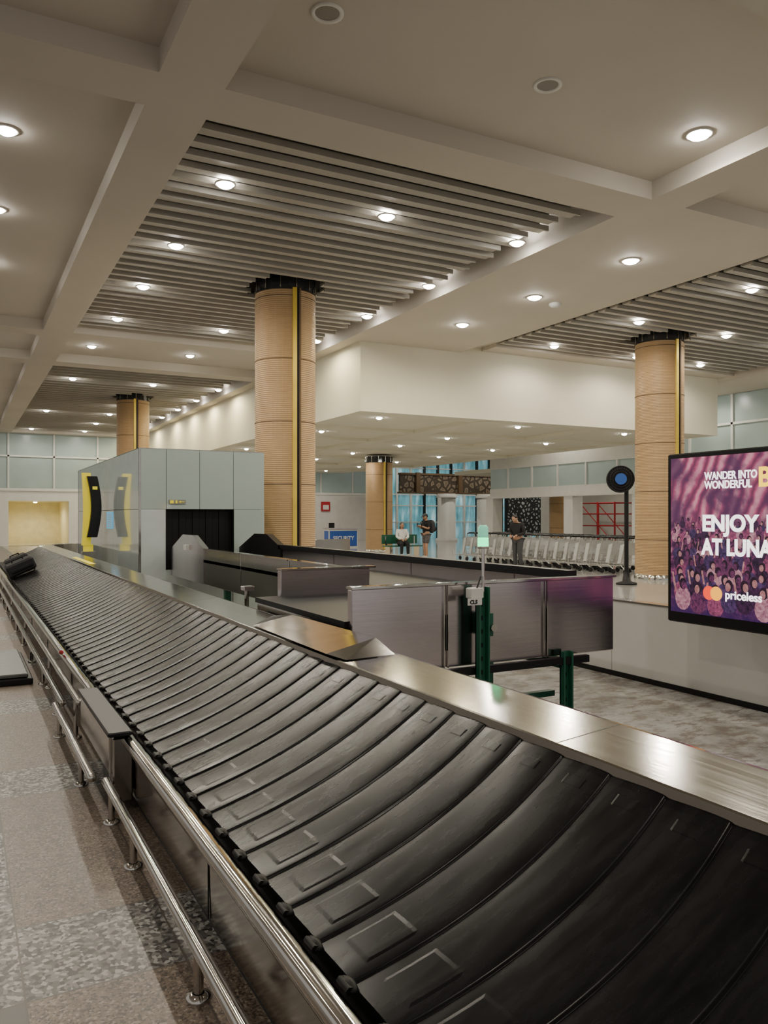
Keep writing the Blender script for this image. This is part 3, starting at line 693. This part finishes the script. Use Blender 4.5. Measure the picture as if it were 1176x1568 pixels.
    if cap:
        h.ell((0,.0,.17),(.094,.108,.075),CLOTHG,20,10,lambda v: Vector((v.x,v.y,max(v.z,-.1)))); h.ell((0,-.13,.165),(.06,.07,.01),CLOTHG,14,6)
    h.build(e,mat=Matrix.Translation(P['headb'])@Matrix.Rotation(head_tilt,4,'X')@Matrix.Translation((0,-.01,-.04)))
    e.location=loc; e.rotation_euler=(0,0,rot)
    return e
def base():
    J=dict(pelvis=(0,0,.93),waist=(0,-.01,1.08),chest=(0,0,1.27),neck0=(0,.01,1.41),neck=(0,0,1.46),headb=(0,-.01,1.50))
    for s,q in (('L',1),('R',-1)):
        J.update({'sh'+s:(q*.18,0,1.37),'el'+s:(q*.23,.02,1.10),'wr'+s:(q*.22,-.1,.88),'hip'+s:(q*.09,0,.88),'kn'+s:(q*.10,-.02,.48),'an'+s:(q*.11,.02,.09),'toe'+s:(q*.13,-.14,.04)})
    return J
J=base(); J.update(elL=(.23,-.03,1.12),wrL=(.10,-.27,1.22),elR=(-.23,-.03,1.12),wrR=(-.07,-.28,1.20),knL=(.10,-.06,.48),anL=(.11,-.03,.09),toeL=(.12,-.19,.04))
m1=person('man_with_backpack',(15.45,25.6,0),math.radians(-62-28),J,CLOTHB,NAVY,SHOE,shorts=True,cap=True,head_tilt=math.radians(22),sleeve_full=False)
bp=MB('backpack'); bp.ell((0,.24,1.20),(.17,.13,.25),CLOTHG,16,12,lambda v: Vector((v.x,max(v.y,-.6),v.z))); bp.ell((0,.35,1.12),(.12,.05,.12),BLACK,12,8)
for q in (-1,1): bp.tube((q*.12,.15,1.44),(q*.12,-.13,1.40),.02,BLACK,6); bp.tube((q*.12,-.16,1.38),(q*.14,-.14,1.15),.02,BLACK,6); bp.tube((q*.14,-.14,1.15),(q*.14,.12,1.02),.018,BLACK,6)
bp.build(m1); ph=MB('phone'); ph.box(-.035,.035,-.40,-.388,1.19,1.33,BLACK,.004); ph.build(m1)
J=base(); J.update(chest=(0,-.04,1.26),neck0=(0,-.07,1.39),neck=(0,-.10,1.43),headb=(0,-.13,1.46),shL=(.18,-.05,1.34),shR=(-.18,-.05,1.34),elL=(.24,-.02,1.08),wrL=(.12,-.22,1.02),elR=(-.24,-.02,1.08),wrR=(-.12,-.22,1.02),knL=(.11,-.08,.49),anR=(-.12,.06,.09),toeR=(-.14,-.10,.04))
m2=person('man_in_dark_jacket',(14.95,19.4,0),math.radians(-70),J,CLOTHB,CLOTHG,BLACK,head_tilt=math.radians(35))
J=base()
for k_ in ('pelvis','waist','chest','neck0','neck','headb','shL','shR','elL','elR','wrL','wrR','hipL','hipR'):
    x,y,z=J[k_]; J[k_]=(x,y,z-.37)
J.update(hipL=(.10,-.04,.52),hipR=(-.10,-.04,.52),knL=(.12,-.46,.52),knR=(-.12,-.46,.52),anL=(.12,-.50,.09),anR=(-.12,-.42,.09),toeL=(.13,-.66,.04),toeR=(-.13,-.58,.04),
  elL=(.23,-.08,.76),wrL=(.10,-.30,.70),elR=(-.23,-.08,.76),wrR=(-.10,-.30,.68))
m3=person('seated_woman',(15.3,27.2,.02),math.radians(-15),J,CLOTHW,CLOTHB,SHOE,hairlong=True,head_tilt=math.radians(8))
# ------------------------------------------------------------------ world
w=D.worlds.new('world'); SC.world=w; w.use_nodes=True
bg=w.node_tree.nodes['Background']; bg.inputs[0].default_value=(.95,.91,.84,1); bg.inputs[1].default_value=.45
